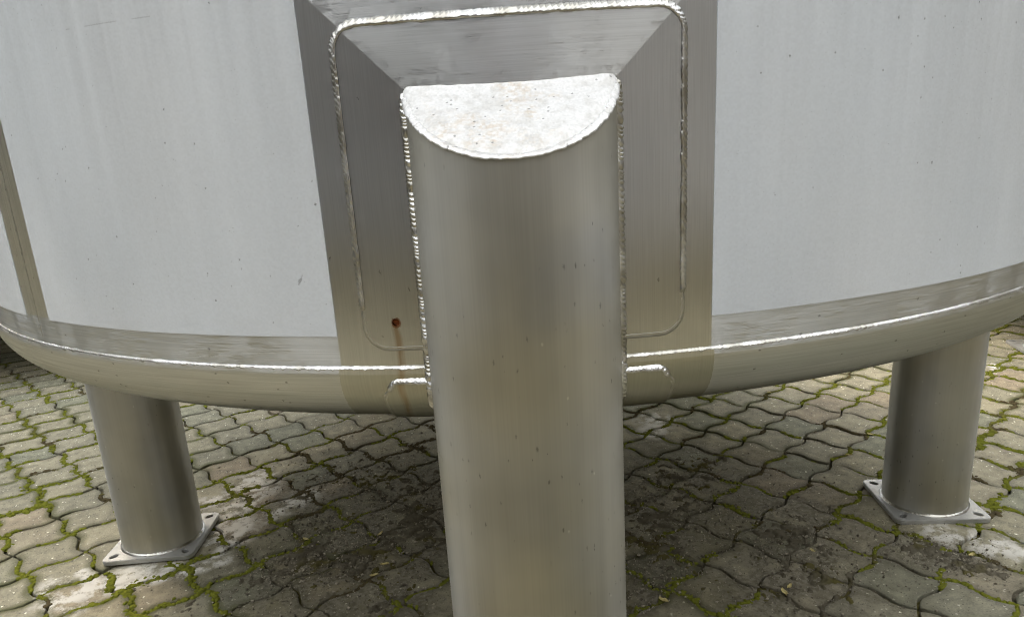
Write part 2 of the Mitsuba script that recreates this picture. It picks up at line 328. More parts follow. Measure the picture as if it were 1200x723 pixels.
# ------------------------------------------------------------------ ground: bed, pavers, soil, moss
g = trimesh.creation.box((300, 300, 0.2)); g.apply_translation((0, 0, -0.1 - 0.0100))
add('ground', g, 'm_soil'); tag('ground', 'dark soil bed under the wavy concrete paving', 'ground', kind='structure')


def edge_curve(A, d, k, t): return A + t[:, None] * d + WAVE * np.sin(2 * math.pi * t)[:, None] * k


def paver_outline(seg):
    t = np.linspace(0, 1, seg, endpoint=False)
    ed = [edge_curve(np.zeros(2), E1, E2, t), edge_curve(E1, E2, -E1, t), edge_curve(E2, E1, E2, t)[::1], edge_curve(np.zeros(2), E2, -E1, t)]
    top = edge_curve(E2, E1, E2, 1 - t); left = edge_curve(np.zeros(2), E2, -E1, 1 - t)
    return np.vstack([ed[0], ed[1], top, left])


def paver_mesh(seg, seed, gap=0.0031, ch=0.0030, deep=0.028):
    P = Polygon(paver_outline(seg)).buffer(-gap, join_style=1, quad_segs=1).simplify(0.0006)
    rings, r = [], np.random.default_rng(seed)
    n = 4 * seg
    def ring(off, z, amp):
        q = np.array([P.buffer(-off).exterior.interpolate(u, normalized=True).coords[0] for u in np.linspace(0, 1, n, endpoint=False)])
        return np.column_stack([q + r.normal(0, amp, q.shape), np.full(n, z) + r.normal(0, amp, n)])
    # all rings start at the point nearest to the first corner
    R = []
    for off, z, amp in ((0.0, -deep, 0), (0.0, -ch, 0.0005), (ch * 0.45, -ch * 0.30, 0.0005), (ch * 1.3, 0.0, 0.0002)):
        q = ring(off, z, amp); c = q[:, :2].mean(0); a = np.arctan2(q[:, 1] - c[1], q[:, 0] - c[0]); q = np.roll(q, -int(np.argmin(a)), axis=0); 
        if Polygon(q[:, :2]).exterior.is_ccw is False: q = q[::-1]
        R.append(q)
    v = np.vstack(R + [np.append(R[-1][:, :2].mean(0), 0.0009)[None]])
    f = []
    for k in range(3):
        for i in range(n):
            j = (i + 1) % n; a, b, c, d = k * n + i, k * n + j, (k + 1) * n + j, (k + 1) * n + i
            f += [(a, b, c), (a, c, d)]
    f += [(3 * n + i, 3 * n + (i + 1) % n, 4 * n) for i in range(n)]
    m = trimesh.Trimesh(v, f, process=False); ce = E1 / 2 + E2 / 2
    m.apply_translation((-ce[0], -ce[1], 0))
    return m


def to_pixel(p):
    d = np.atleast_2d(p) - CAM; z = d @ CF
    return 600 + FPX * (d @ CR) / z, 361.5 + PPY - FPX * (d @ CU) / z, z


cells = []
for i in range(-70, 71):
    for j in range(-70, 71):
        c = O0 + (i + 0.5) * E1 + (j + 0.5) * E2
        if -5.2 < c[0] < 4.6 and -2.6 < c[1] < 6.0: cells.append((i, j, *c))
cells = np.array(cells)
u, v, z = to_pixel(np.column_stack([cells[:, 2:], 0 * cells[:, 0]]))
sil = np.interp(u, [0, 97, 205, 300, 400, 500, 735, 835, 950, 1045, 1160, 1200], [392, 443, 467, 476, 481, 484, 470, 458, 443, 424, 388, 368])
seen = (z > 0) & (u > -45) & (u < 1245) & (v < 775) & (v > sil - 8)
size = np.where(seen, 1 / np.maximum(z, 0.1) ** 2, 0)
picked = set(np.argsort(-size)[:min(300, int(seen.sum()))].tolist())
print('pavers in view', int(seen.sum()), 'of', len(cells))
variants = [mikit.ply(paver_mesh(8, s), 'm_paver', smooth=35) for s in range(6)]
rest_mesh = paver_mesh(6, 50)


def sink(c):                                                # the paving has settled unevenly
    return 0.010 * (meshkit.fbm(np.array([c[0] * 1.6, c[1] * 1.6, 0.5]), 2, 3) - 0.5)


rv, rf, nv = [], [], 0
for k, (i, j, x, y) in enumerate(cells):
    r = np.random.default_rng(int(1000 * (i + 100) + j + 100))
    tx, ty, rz, dz = *r.normal(0, 0.75, 2), r.normal(0, 0.5), r.normal(0, 0.0010) + sink((x, y))
    t = T4().translate([x, y, dz]).rotate([1, 0, 0], tx).rotate([0, 1, 0], ty).rotate([0, 0, 1], rz)
    if k in picked:
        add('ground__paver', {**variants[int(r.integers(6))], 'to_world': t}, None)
    else:
        A = np.array(t.matrix); w = rest_mesh.vertices @ A[:3, :3].T + A[:3, 3]
        rv.append(w); rf.append(rest_mesh.faces + nv); nv += len(w)
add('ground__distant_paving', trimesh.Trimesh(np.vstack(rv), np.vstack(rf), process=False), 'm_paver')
tag('ground__distant_paving', kind='stuff')

# soil and crumbs that lie over the joints beneath the front leg
def soil_patch():
    X, Y = np.meshgrid(np.arange(-1.02, 1.06, 0.0036), np.arange(0.3, 1.4, 0.0036), indexing='ij')
    m = np.zeros_like(X)
    for x0, y0, x1, y1, r in SOIL:
        dx, dy = x1 - x0, y1 - y0; t = np.clip(((X - x0) * dx + (Y - y0) * dy) / (dx * dx + dy * dy), 0, 1)
        m = np.maximum(m, 1 - np.hypot(X - x0 - t * dx, Y - y0 - t * dy) / (r * 1.25))
    q = np.stack([X, Y, 0 * X], -1)
    nz = meshkit.fbm(q * 9, 4, 2); fz = meshkit.fbm(q * 60, 4, 4); cz = meshkit.noise(q * 170, 6)
    s = 0.010 * (meshkit.fbm(np.stack([X * 1.6, Y * 1.6, 0 * X + 0.5], -1), 2, 3) - 0.5)
    Z = s - 0.0125 + 0.0115 * np.clip(m, -1, 1) + 0.022 * (nz - 0.5) + 0.024 * (fz - 0.5) + 0.007 * (cz - 0.5)
    Z = np.minimum(Z, s + 0.006)
    o = Mesh(); o.grid(np.stack([X, Y, Z], -1), flip=False)
    a, b = X.shape; F = np.vstack(o.f); keep = (Z.ravel()[F].max(1) > s.ravel()[F].max(1) - 0.008); o.f = [F[keep]]
    return trimesh.Trimesh(np.vstack(o.v), o.f[0], process=False)


k = add('soil', soil_patch(), 'm_soil', smooth=True); tag(k, 'dark soil and moss crumbs spread over the pavers beneath the tank', 'soil', kind='stuff')


def moss():
    ico = trimesh.creation.icosphere(subdivisions=1)
    V, F, n = [], [], 0
    r = np.random.default_rng(3)
    for k, (i, j, x, y) in enumerate(cells):
        if not seen[k]: continue
        A = O0 + i * E1 + j * E2
        for d, kk in ((E1, E2), (E2, -E1)):
            t = r.random(85 if z[k] < 2.2 else 60)
            q = edge_curve(A, d, kk, t)
            big = meshkit.fbm(np.column_stack([q * 3.3, 0 * t + 2.2]), 3, 8); loc = meshkit.noise(np.column_stack([q * 14, 0 * t]), 12)
            lean = 0.045 if q[0, 0] < -0.75 or q[0, 0] > 0.9 else (0.04 if q[0, 1] > 1.35 else -0.02)
            lean += 0.10 * math.exp(-((q[0, 0] + 0.33) ** 2 + (q[0, 1] - 0.60) ** 2) / 0.015) + 0.14 * math.exp(-((q[0, 0] - 1.25) ** 2 + (q[0, 1] - 1.25) ** 2) / 0.03)
            ok = 0.55 * big + 0.45 * loc + lean * 0.8 > 0.49
            for (px, py), g_ in zip(q[ok], big[ok]):
                s = r.uniform(0.0019, 0.0046) * (0.75 + 0.9 * g_) * (1 + max(0, lean) * 3)
                w = ico.vertices * (s * r.uniform(0.8, 1.5), s * r.uniform(0.8, 1.5), s * r.uniform(0.6, 1.0)) * r.uniform(0.75, 1.2, (len(ico.vertices), 1))
                off = r.normal(0, 0.0024 + 0.02 * max(0, g_ - 0.5) + 0.02 * max(0, lean - 0.1), 2)
                V.append(w + (px + off[0], py + off[1], sink((x, y)) - 0.0045 + r.uniform(-0.001, 0.0035))); F.append(ico.faces + n); n += len(w)
    print('moss tufts', len(V))
    return trimesh.Trimesh(np.vstack(V), np.vstack(F), process=False)


k = add('moss', moss(), 'm_moss', smooth=True); tag(k, 'olive green moss growing in the joints of the paving', 'moss', kind='stuff')


def grit():
    ico = trimesh.creation.icosphere(subdivisions=0)
    V, F, n = [], [], 0
    r = np.random.default_rng(5)
    for x0, y0, x1, y1, rr in SOIL:
        for _ in range(int(11000 * rr)):
            t = r.random(); px, py = x0 + t * (x1 - x0) + r.normal(0, rr * 0.75), y0 + t * (y1 - y0) + r.normal(0, rr * 0.75)
            s = min(0.0011 * math.exp(r.normal(0, 0.55)), 0.004)
            w = ico.vertices * r.uniform(0.6, 1.3, 3) * s * r.uniform(0.7, 1.2, (len(ico.vertices), 1))
            V.append(w + (px, py, sink((px, py)) + 0.001 + s * 0.4)); F.append(ico.faces + n); n += len(w)
    for _ in range(700):
        px, py = r.uniform(-2.2, 1.9), r.uniform(0.3, 2.6); s = min(0.0012 * math.exp(r.normal(0, 0.5)), 0.004)
        w = ico.vertices * r.uniform(0.6, 1.3, 3) * s * r.uniform(0.7, 1.2, (len(ico.vertices), 1)); V.append(w + (px, py, sink((px, py)) + s * 0.5 + 0.0005)); F.append(ico.faces + n); n += len(w)
    return trimesh.Trimesh(np.vstack(V), np.vstack(F), process=False)


k = add('grit', grit(), 'm_grit'); tag(k, 'loose grit and small crumbs scattered on the paving', 'grit', kind='stuff')

LEAVES = [(-.592, .854, 'nearest the left leg of the tank'), (-.402, .861, 'left of the front leg, farthest back of three'), (-.366, .717, 'left of the front leg, middle of three'), (-.382, .672, 'left of the front leg, nearest of three'),
          (.511, .533, 'at the bottom right, left of a twin'), (.628, .685, 'halfway from front leg to right leg'), (.258, .526, 'close right of the front leg'), (.922, 1.183, 'by the left corner of the right leg plate'),
          (1.049, 1.321, 'behind the right leg plate'), (.958, .635, 'in front of the right leg plate'), (.529, .553, 'at the bottom right, right of a twin'), (.871, 1.74, 'under the far right rim of the tank')]
for a, (x, y, where) in enumerate(LEAVES):
    r = np.random.default_rng(60 + a); L = r.uniform(0.007, 0.013); t = np.linspace(-1, 1, 9); wd = (1 - t ** 2) ** 0.7 * 0.42
    c = np.array([0.25 * t ** 2 + 0.05 * t, 0.08 * np.sin(3 * t)])
    P = np.stack([np.stack([t * L, (wd * k_ + c[1]) * L, (c[0] * 0.8 + abs(k_) * 0.22) * L], 1) for k_ in (-1, -0.5, 0, 0.5, 1)], 1)
    P += r.normal(0, 0.0006, P.shape)
    top = Mesh(); top.grid(P); top.grid(P - (0, 0, 0.0005), flip=True)
    ang = r.uniform(0, 6.28); Rz = np.array([[math.cos(ang), -math.sin(ang), 0], [math.sin(ang), math.cos(ang), 0], [0, 0, 1]])
    top.v = [q @ Rz.T + (x, y, sink((x, y)) + 0.005) for q in top.v]
    k = add('leaf_fragment', top.mesh(), 'm_leaf', smooth=True)
    tag(k, f'small yellow leaf fragment {where}', 'leaf', 'yellow leaf fragments on the paving')

# ------------------------------------------------------------------ the tank
ZS, KN = 0.7075, 0.0726                                      # height of the bottom seam, knuckle radius
TOP = 2.55


def shell_map(s, t, h, cx=0.0, cy=YC):
    a = s / RT; r = RT + h
    return np.stack([cx + r * np.sin(a), cy - r * np.cos(a), np.broadcast_to(t, np.shape(s)) + 0 * np.asarray(s)], -1)


_ph = np.linspace(0, math.radians(84), 40)
_prof = [(RT + 0.0032, ZS - 0.001), (RT + 0.0032, ZS - 0.0065)] + [(RT + 0.0032 - KN + KN * math.cos(q), ZS - 0.0065 - KN * math.sin(q)) for q in _ph[1:]]
_prof += [(r_, _prof[-1][1] - (_prof[-1][0] - r_) * 0.11) for r_ in np.linspace(_prof[-1][0], 0.02, 8)[1:]]
PROF = np.array(_prof); PT = np.concatenate([[0], np.cumsum(np.linalg.norm(np.diff(PROF, axis=0), axis=1))])
PN = np.stack([-np.gradient(PROF[:, 1], PT), np.gradient(PROF[:, 0], PT)], 1); PN /= np.linalg.norm(PN, axis=1, keepdims=True)


def head_map(s, t, h, cx=0.0, cy=YC):
    a = np.asarray(s) / RT
    r, zz = np.interp(t, PT, PROF[:, 0]), np.interp(t, PT, PROF[:, 1]); nr, nz = np.interp(t, PT, PN[:, 0]), np.interp(t, PT, PN[:, 1])
    r, zz = r + h * nr, zz + h * nz
    return np.stack([cx + r * np.sin(a), cy - r * np.cos(a), zz + 0 * a], -1)


FULL = 2 * math.pi * RT
BW = 0.2155                                                 # half width of the bare front field; its top lies at z = 1.113


def zone(m, fmap, s0, s1, t0, t1, ns, nt, along, flip=False):
    S, Tt = np.meshgrid(np.linspace(s0, s1, ns), np.linspace(t0, t1, nt), indexing='ij')
    m.grid(fmap(S.ravel(), Tt.ravel(), 0.0).reshape(ns, nt, 3), np.stack([S, Tt] if along == 's' else [Tt, S], -1), flip=flip)


def trapezoid(sgn): return Polygon([(sgn * 0.109, ZS), (sgn * 0.109, 1.006), (sgn * BW, 1.113), (sgn * BW, ZS)])


TK = 'storage_tank'
tag(TK, 'large round stainless steel tank on tubular legs, pale film on its shell, in the foreground', 'tank')
sh = Mesh()
zone(sh, shell_map, BW, FULL - 0.795, ZS, TOP, 320, 3, 's')
zone(sh, shell_map, FULL - 0.70, FULL - BW, ZS, TOP, 40, 3, 's')
zone(sh, shell_map, FULL - 0.795, FULL - 0.70, ZS, 0.748, 10, 3, 's')
zone(sh, shell_map, FULL - 0.795, FULL - 0.70, 0.748, TOP, 10, 3, 't')
zone(sh, shell_map, -BW, BW, 1.113, TOP, 40, 3, 's')
sh.add(TK + '__shell', 'm_band_steel'); sh = Mesh()
patch(sh, Polygon([(-0.109, 1.006), (0.109, 1.006), (BW, 1.113), (-BW, 1.113)]), shell_map, 0.0, 0.02, 's')
zone(sh, shell_map, -0.109, 0.109, ZS, 1.006, 20, 3, 's')
for sg in (-1, 1): patch(sh, trapezoid(sg), shell_map, 0.0, 0.02, 't')
sh.add(TK + '__front_field', 'm_steel'); tag(TK + '__front_field', 'bare ground steel field with mitred brushing round the front leg')
# top head, seen only in how it shades the place
th = trimesh.creation.revolve(np.array([(RT, TOP), (RT - 0.03, TOP + 0.08), (RT - 0.15, TOP + 0.16), (0.5, TOP + 0.30), (0.0001, TOP + 0.34)]), sections=96); th.apply_translation((0, YC, 0))
add(TK + '__top_head', th, 'm_steel', smooth=True, uv=np.column_stack([th.vertices[:, 0], th.vertices[:, 1]]))
for s0, s1, ns, al, part, mat in ((-0.218, 0.218, 60, 't', '__rim_field', 'm_steel'), (0.218, FULL - 0.218, 420, 's', '__bottom_head', 'm_band_steel')):
    hd = Mesh()
    S = np.linspace(s0, s1, ns); tt = np.concatenate([[0, 0.003], PT[1:]]); S, Tt = np.meshgrid(S, tt, indexing='ij')
    hd.grid(head_map(S.ravel(), Tt.ravel(), 0.0).reshape(*S.shape, 3), np.stack([S, Tt] if al == 's' else [Tt, S], -1), flip=True)
    if part == '__bottom_head':
        S = np.linspace(0, FULL, 300); lip = np.stack([head_map(S, 0 * S, 0.0), shell_map(S, 0 * S + ZS - 0.001, -0.02)], 1); hd.grid(lip, flip=False)
    hd.add(TK + part, mat)

# protective film: the front panels and those round the back
def film(s0, s1, seed):
    r = np.random.default_rng(seed)
    def wob(n_): return 0.0006 * np.cumsum(r.normal(0, 0.5, n_)) * 0.25
    e = np.linspace(0.7455, TOP - 0.02, 40); b = np.linspace(s0, s1, 60)
    pts = list(zip(b, 0.7455 + wob(60))) + list(zip(s1 + wob(40), e)) + [(s1, TOP - 0.02), (s0, TOP - 0.02)] + list(zip(s0 + wob(40), e))[::-1]
    m = Mesh(); pl = Polygon(pts).buffer(0)
    if s0 < 0.2 and s1 > -0.2: pl = pl.difference(box(-BW, 0.5, BW, 1.113))
    patch(m, pl, shell_map, 0.0011, 0.03, 's', back=0.0001)
    m.add(TK + '__film_panel', 'm_film')


film(-0.7085, -BW, 1); film(BW, 1.44, 2); film(-2.1, -0.787, 3); film(1.52, 3.4, 4); film(3.48, FULL - 2.18, 5)
m = Mesh(); patch(m, box(-BW + 0.004, 1.125, BW - 0.004, TOP - 0.02), shell_map, 0.0011, 0.03, 's', back=0.0001); m.add(TK + '__film_panel', 'm_film')
# upright seam in the bare strip, ground flush
tt = np.linspace(ZS + 0.002, TOP, 900); wv = bead(shell_map(0 * tt - 0.7465, tt, -0.0003), shell_map(0 * tt - 0.7465, tt, 1.0) - shell_map(0 * tt - 0.7465, tt, 0.0), 0.005, 0.0011, 0.004, 21, step=0.003, ripple=0.15, sides=5)
wv.add(TK + '__upright_weld', 'm_weld')

# doubler plate round the leg, three pieces of brushing, with a weep hole
PW, P0, P1 = 0.1795, 0.731, 1.0715
out = rounded(-PW, P0, PW, P1, 0.026)
hole = LineString([(-0.1425, 0.7615), (-0.1425, 0.7616)]).buffer(0.0042, quad_segs=6)
m = Mesh(); PH = 0.0042
mit_top = Polygon([(-0.109, 1.006), (0.109, 1.006), (0.35, 1.247), (-0.35, 1.247)])
side = {sg: Polygon([(sg * 0.1, 0.6), (sg * 0.1, 0.997), (sg * 0.35, 1.247), (sg * 0.35, 0.6)]) for sg in (-1, 1)}
tp = out.intersection(mit_top); patch(m, tp, shell_map, PH, 0.012, 's', back=0.0)
for sg in (-1, 1): patch(m, out.intersection(side[sg]).difference(hole), shell_map, PH, 0.012, 't', back=0.0)
PAD = m.add(TK + '__doubler_plate', 'm_pad_steel')
m = Mesh(); patch(m, hole.buffer(0.0006), shell_map, 0.0012, 0.002, 's', back=0.0, rim=False)
q = np.array(hole.exterior.coords); m.grid(np.stack([shell_map(q[:, 0], q[:, 1], PH - 0.0002), shell_map(q[:, 0], q[:, 1], 0.0012)], 1)); m.add(TK + '__weep_hole', 'm_rust')
tag(TK + '__weep_hole', 'small rusty hole with a brown stain running down from it')

# weld round the doubler plate: a fillet that leans outward
ring = np.array(shapely.segmentize(out.exterior, 0.003).coords)
cx_, cz_ = 0.0, (P0 + P1) / 2
i0 = int(np.argmin(np.hypot(ring[:, 0] - 0.0, ring[:, 1] - P0))); ring = np.roll(ring[:-1], -i0, axis=0)
dl = np.gradient(ring, axis=0); on = np.stack([dl[:, 1], -dl[:, 0]], 1); on /= np.linalg.norm(on, axis=1, keepdims=True)
if (on * (ring - (cx_, cz_))).sum() < 0: on = -on
keep = ~((np.abs(ring[:, 0]) < 0.108) & (ring[:, 1] < 0.8))
ring, on = ring[keep], on[keep]
def on_shell(ring, on, h, fmap, lean=1.0):
    o = fmap(ring[:, 0], ring[:, 1], h); up = fmap(ring[:, 0], ring[:, 1], h + 1.0) - o; o2 = fmap(ring[:, 0] + on[:, 0] * 1e-3, ring[:, 1] + on[:, 1] * 1e-3, h) - o
    o2 /= np.linalg.norm(o2, axis=1, keepdims=True); nn = up / np.linalg.norm(up, axis=1, keepdims=True) + lean * o2
    return o, nn / np.linalg.norm(nn, axis=1, keepdims=True)
side_l = np.abs(ring[:, 0]) > PW - 0.02
pth, nr_ = on_shell(ring + on * 0.0012, on, PH * 0.45, shell_map, 0.9)
# the run starts where the ring leaves the leg, goes up one side, over the top and down the other
start = int(np.argmax(np.linalg.norm(np.diff(np.vstack([pth, pth[:1]]), axis=0), axis=1))) + 1
pth, nr_ = np.roll(pth, -start, axis=0), np.roll(nr_, -start, axis=0)
hi = np.nonzero(pth[:, 2] > 0.772)[0]; h0, h1 = int(hi[0]), int(hi[-1])
bead(pth[h0:h1 + 1], nr_[h0:h1 + 1], 0.0112, 0.0034, 0.0060, 4, step=0.0008, ripple=0.46, skew=0.9, wob=0.07).add(TK + '__plate_weld', 'm_weld')
for q0, q1 in ((0, h0 + 1), (h1, len(pth))):               # dressed smooth towards the leg
    bead(pth[q0:q1], nr_[q0:q1], 0.0085, 0.0014, 0.006, 5, ripple=0.12, wob=0.04).add(TK + '__dressed_weld', 'm_weld_dull')

# lower plate on the knuckle, with its own fillet
lw = Polygon([(-0.168, 0.16), (-0.168, 0.036), (-0.152, 0.0145), (0.156, 0.0145), (0.172, 0.036), (0.172, 0.16)]).buffer(-0.014).buffer(0.014)
m = Mesh(); patch(m, lw, head_map, 0.0032, 0.008, 't', back=0.0); m.add(TK + '__lower_plate', 'm_steel')
lr = np.array(shapely.segmentize(lw.exterior, 0.003).coords)[:-1]; dl = np.gradient(np.vstack([lr[-1:], lr, lr[:1]]), axis=0)[1:-1]; on = np.stack([dl[:, 1], -dl[:, 0]], 1); on /= np.linalg.norm(on, axis=1, keepdims=True)
cen = lr.mean(0)
if (on * (lr - cen)).sum() < 0: on = -on
kp = (lr[:, 1] < 0.150); lr, on = lr[kp], on[kp]
pth, nr_ = on_shell(lr, on, 0.0014, head_map, 0.9)
start = int(np.argmax(np.linalg.norm(np.diff(np.vstack([pth, pth[:1]]), axis=0), axis=1))) + 1
pth, nr_ = np.roll(pth, -start, axis=0), np.roll(nr_, -start, axis=0)
hi = np.nonzero(pth[:, 2] > head_map(np.array([0.0]), np.array([0.030]), 0.0)[0, 2])[0]
for q0, q1 in ((int(hi[0]), int(hi[-1]) + 1),):
    bead(pth[q0:q1], nr_[q0:q1], 0.0085, 0.0030, 0.0050, 9, ripple=0.5, skew=0.9, wob=0.1).add(TK + '__lower_plate_weld', 'm_weld')
for q0, q1 in ((0, int(hi[0]) + 1), (int(hi[-1]), len(pth))):
    bead(pth[q0:q1], nr_[q0:q1], 0.008, 0.0009, 0.006, 9, ripple=0.1, wob=0.04).add(TK + '__dressed_weld', 'm_weld_dull')

# bottom seam: a fillet on the head's ledge
S = np.linspace(-1.35, 1.2, 1200); sp = shell_map(S, 0 * S + ZS + 0.0002, 0.0012); out_ = shell_map(S, 0 * S, 1.0) - shell_map(S, 0 * S, 0.0)
bead(sp, out_ + np.array([0, 0, 0.95]), 0.0060, 0.0017, 0.0040, 13, ripple=0.35, wob=0.2).add(TK + '__seam_weld', 'm_weld')
S = np.linspace(1.2, FULL - 1.35, 500); sp = shell_map(S, 0 * S + ZS + 0.0002, 0.0012); out_ = shell_map(S, 0 * S, 1.0) - shell_map(S, 0 * S, 0.0)
bead(sp, out_ + np.array([0, 0, 0.95]), 0.0064, 0.0019, 0.0036, 14, ripple=0.2, step=0.02, sides=5).add(TK + '__seam_weld', 'm_weld')

# front leg
RL = 0.110
YS = YC - RT                                                # where the shell's foremost line lies
def cut(fwd): return 0.998 - 0.67 * np.clip(fwd + YS, -0.02, 1.0)   # fwd = -y
LEG = TK + '__leg'
a = np.linspace(-math.pi, math.pi, 129); zz = np.linspace(0, 1, 40)
A, Zq = np.meshgrid(a, zz, indexing='ij'); fw = RL * np.cos(A); top = np.where(fw > -YS, cut(fw), 1.0)
P = np.stack([RL * np.sin(A), -fw, 0.012 + Zq * (top - 0.012)], -1)
m = Mesh(); m.grid(P, np.stack([P[..., 2], A * RL], -1), flip=True); m.add(LEG, 'm_leg_steel')
# leg cap: a domed half moon, ground and pickled white
xs = np.linspace(-RL, RL, 90); m = Mesh()
G = []
for x in xs:
    yf = -math.sqrt(max(RL * RL - x * x, 0)); yb = YC - math.sqrt((RT + PH) ** 2 - x * x); yf = min(yf, yb); tq = np.linspace(0, 1, 50)
    y = yb + (yf - yb) * tq
    e = np.minimum(tq, 1 - tq) * abs(yf - yb)
    G.append(np.stack([0 * y + x, y, cut(-y) + 0.007 * (1 - np.exp(-(1 - tq) * abs(yf - yb) / 0.012)) + 0.004 * np.exp(-tq * abs(yf - yb) / 0.006)], 1))
G = np.array(G); G[..., 2] += 0.0032 * (meshkit.fbm(G * 70, 4, 3) - 0.5) * np.minimum(1, (G[..., 1] - G[:, -1:, 1]) / 0.006)
m.grid(G, flip=True)
m.add(LEG + '__cap', 'm_cap'); tag(LEG + '__cap', 'rough whitish half-moon plate closing the top of the front leg')
ca = np.linspace(-math.pi / 2 - 0.04, math.pi / 2 + 0.04, 200); pth = np.stack([RL * np.sin(ca), -RL * np.cos(ca), cut(RL * np.cos(ca)) + 0.001], 1)
bead(pth, np.stack([0.55 * np.sin(ca), -0.55 * np.cos(ca), 0 * ca + 0.8], 1), 0.0085, 0.0022, 0.0040, 31, ripple=0.35, skew=0.6, wob=0.15).add(LEG + '__cap_weld', 'm_cap_weld')
# welds down both sides of the leg, over the plate, the seam and the knuckle
def side_weld(sg, seed):
    pts, nn = [], []
    for zq in np.linspace(1.002, 0.652, 160):
        if zq > ZS: r = RT + (PH if zq > P0 else 0.0)
        else:
            k_ = np.arange(len(_ph) + 1); r = np.interp(-zq, -PROF[:len(_ph) + 2, 1], PROF[:len(_ph) + 2, 0]) + (0.004 if zq < ZS - 0.0145 else 0)
        y = (YC ** 2 + RL ** 2 - r * r) / (2 * YC)            # circle of the tube meets circle of the shell
        if abs(y) > RL: break
        x = sg * math.sqrt(RL * RL - y * y)
        tn = np.array([x, y, 0]) / RL; sn = np.array([x, y - YC, 0]); sn /= np.linalg.norm(sn)
        pts.append((x + sg * 0.0016, y - 0.0004, zq)); nn.append(tn + 1.5 * sn)
    pts = np.array(pts); pts[:, 1] = np.convolve(np.pad(pts[:, 1], 4, 'edge'), np.ones(9) / 9, 'valid')
    return bead(pts, nn, 0.0112, 0.0042, 0.0056, seed, step=0.0008, ripple=0.52, skew=1.0, wob=0.12)
for sg, sd in ((-1, 41), (1, 43)): side_weld(sg, sd).add(LEG + '__side_weld', 'm_weld')


def base_plate(key, cx, cy, rot, half=0.111, thick=0.011, rim=0.0969, z0=0.004):
    pl = rounded(-half, -half, half, half, 0.016)
    for sx in (-1, 1):
        for sy in (-1, 1): pl = pl.difference(LineString([(sx * (half - 0.0205), sy * (half - 0.0205)), (sx * (half - 0.026), sy * (half - 0.026))]).buffer(0.0068, quad_segs=6))
    m1 = trimesh.creation.extrude_polygon(pl, thick - 0.0015, engine='earcut'); m2 = trimesh.creation.extrude_polygon(pl.buffer(-0.0014), 0.0015, engine='earcut'); m2.apply_translation((0, 0, thick - 0.0015))
    mm = trimesh.util.concatenate([m1, m2]); mm.apply_transform(trimesh.transformations.rotation_matrix(rot, (0, 0, 1))); mm.apply_translation((cx, cy, z0))
    kk = add(key + '__base_plate', mm, 'm_plate')
    an = np.linspace(0, 2 * math.pi, 260); rr = rim + 0.001
    bd = bead(np.stack([cx + rr * np.cos(an), cy + rr * np.sin(an), 0 * an + z0 + thick + 0.001], 1), np.stack([np.cos(an), np.sin(an), 0 * an + 0.9], 1), 0.011, 0.0036, 0.006, 50 + int(abs(cx) * 10), ripple=0.3, step=0.0025)
    bd.add(key + '__base_weld', 'm_weld')


base_plate(LEG, 0, 0, 0.0, rim=RL)


def plain_leg(tank, cx, cy, rot, top=0.67, r=0.0969):
    a = np.linspace(-math.pi, math.pi, 97); A, Zq = np.meshgrid(a, np.linspace(0.012, top, 30), indexing='ij')
    m = Mesh(); m.grid(np.stack([cx + r * np.sin(A), cy - r * np.cos(A), Zq], -1), np.stack([Zq, A * r], -1), flip=True)
    key = m.add(tank + '__leg', 'm_leg_steel')
    base_plate(key, cx, cy, rot, rim=r)
    return key


plain_leg(TK, -0.9745, 0.888, math.radians(3.6)); plain_leg(TK, 0.9852, 0.8895, math.radians(-3.2))
for sx in (-1, 1): plain_leg(TK, sx * 0.60, YC + 0.825, sx * 0.6)

# neighbours: only a leg plate and their shade show
def neighbour(key, cx, cy, legs, label, r=0.0969, drop=0.0):
    tag(key, label, 'tank', 'neighbouring tanks behind')
    m = Mesh(); f = lambda s, t, h: shell_map(s, t, h, cx, cy) - (0, 0, drop)
    zone(m, f, 0, FULL, ZS, TOP, 200, 3, 's'); m.add(key + '__shell', 'm_steel')
    m = Mesh(); S, Tt = np.meshgrid(np.linspace(0, FULL, 200), PT, indexing='ij'); m.grid(head_map(S.ravel(), Tt.ravel(), 0.0, cx, cy).reshape(*S.shape, 3) - (0, 0, drop), np.stack([S, Tt], -1), flip=True); m.add(key + '__bottom_head', 'm_steel')
    t_ = trimesh.creation.revolve(np.array([(RT, TOP), (RT - 0.03, TOP + 0.08), (RT - 0.15, TOP + 0.16), (0.5, TOP + 0.30), (0.0001, TOP + 0.34)]), sections=64); t_.apply_translation((cx, cy, -drop))
    add(key + '__top_head', t_, 'm_steel', smooth=True, uv=np.column_stack([t_.vertices[:, 0], t_.vertices[:, 1]]))
    for x, y, rot in legs: plain_leg(key, x, y, rot, top=0.67 - drop, r=r)


NR = (3.03, 2.45)
neighbour('storage_tank_001', *NR, [(2.105, 2.083, math.radians(-9.9))] + [(NR[0] + 1.015 * math.cos(q), NR[1] + 1.015 * math.sin(q), q) for q in np.radians([201 + 72 * k for k in range(1, 5)])],
          'neighbouring steel tank whose leg plate shows at the right edge behind the right leg', r=0.078, drop=0.2)
NL = (-2.78, 3.38)
neighbour('storage_tank_002', *NL, [(NL[0] + 1.015 * math.cos(q), NL[1] + 1.015 * math.sin(q), q) for q in np.radians([-24 + 72 * k for k in range(5)])],
          'neighbouring steel tank behind on the left, seen only by its dark shade', drop=0.27)

neighbour('storage_tank_003', -5.25, 2.9, [(-5.25 + 1.015 * math.cos(q), 2.9 + 1.015 * math.sin(q), q) for q in np.radians([12 + 72 * k for k in range(5)])],  # added out of view to block light from the left paving
          'unseen steel tank added farther left, outside the picture, to shade the paving')

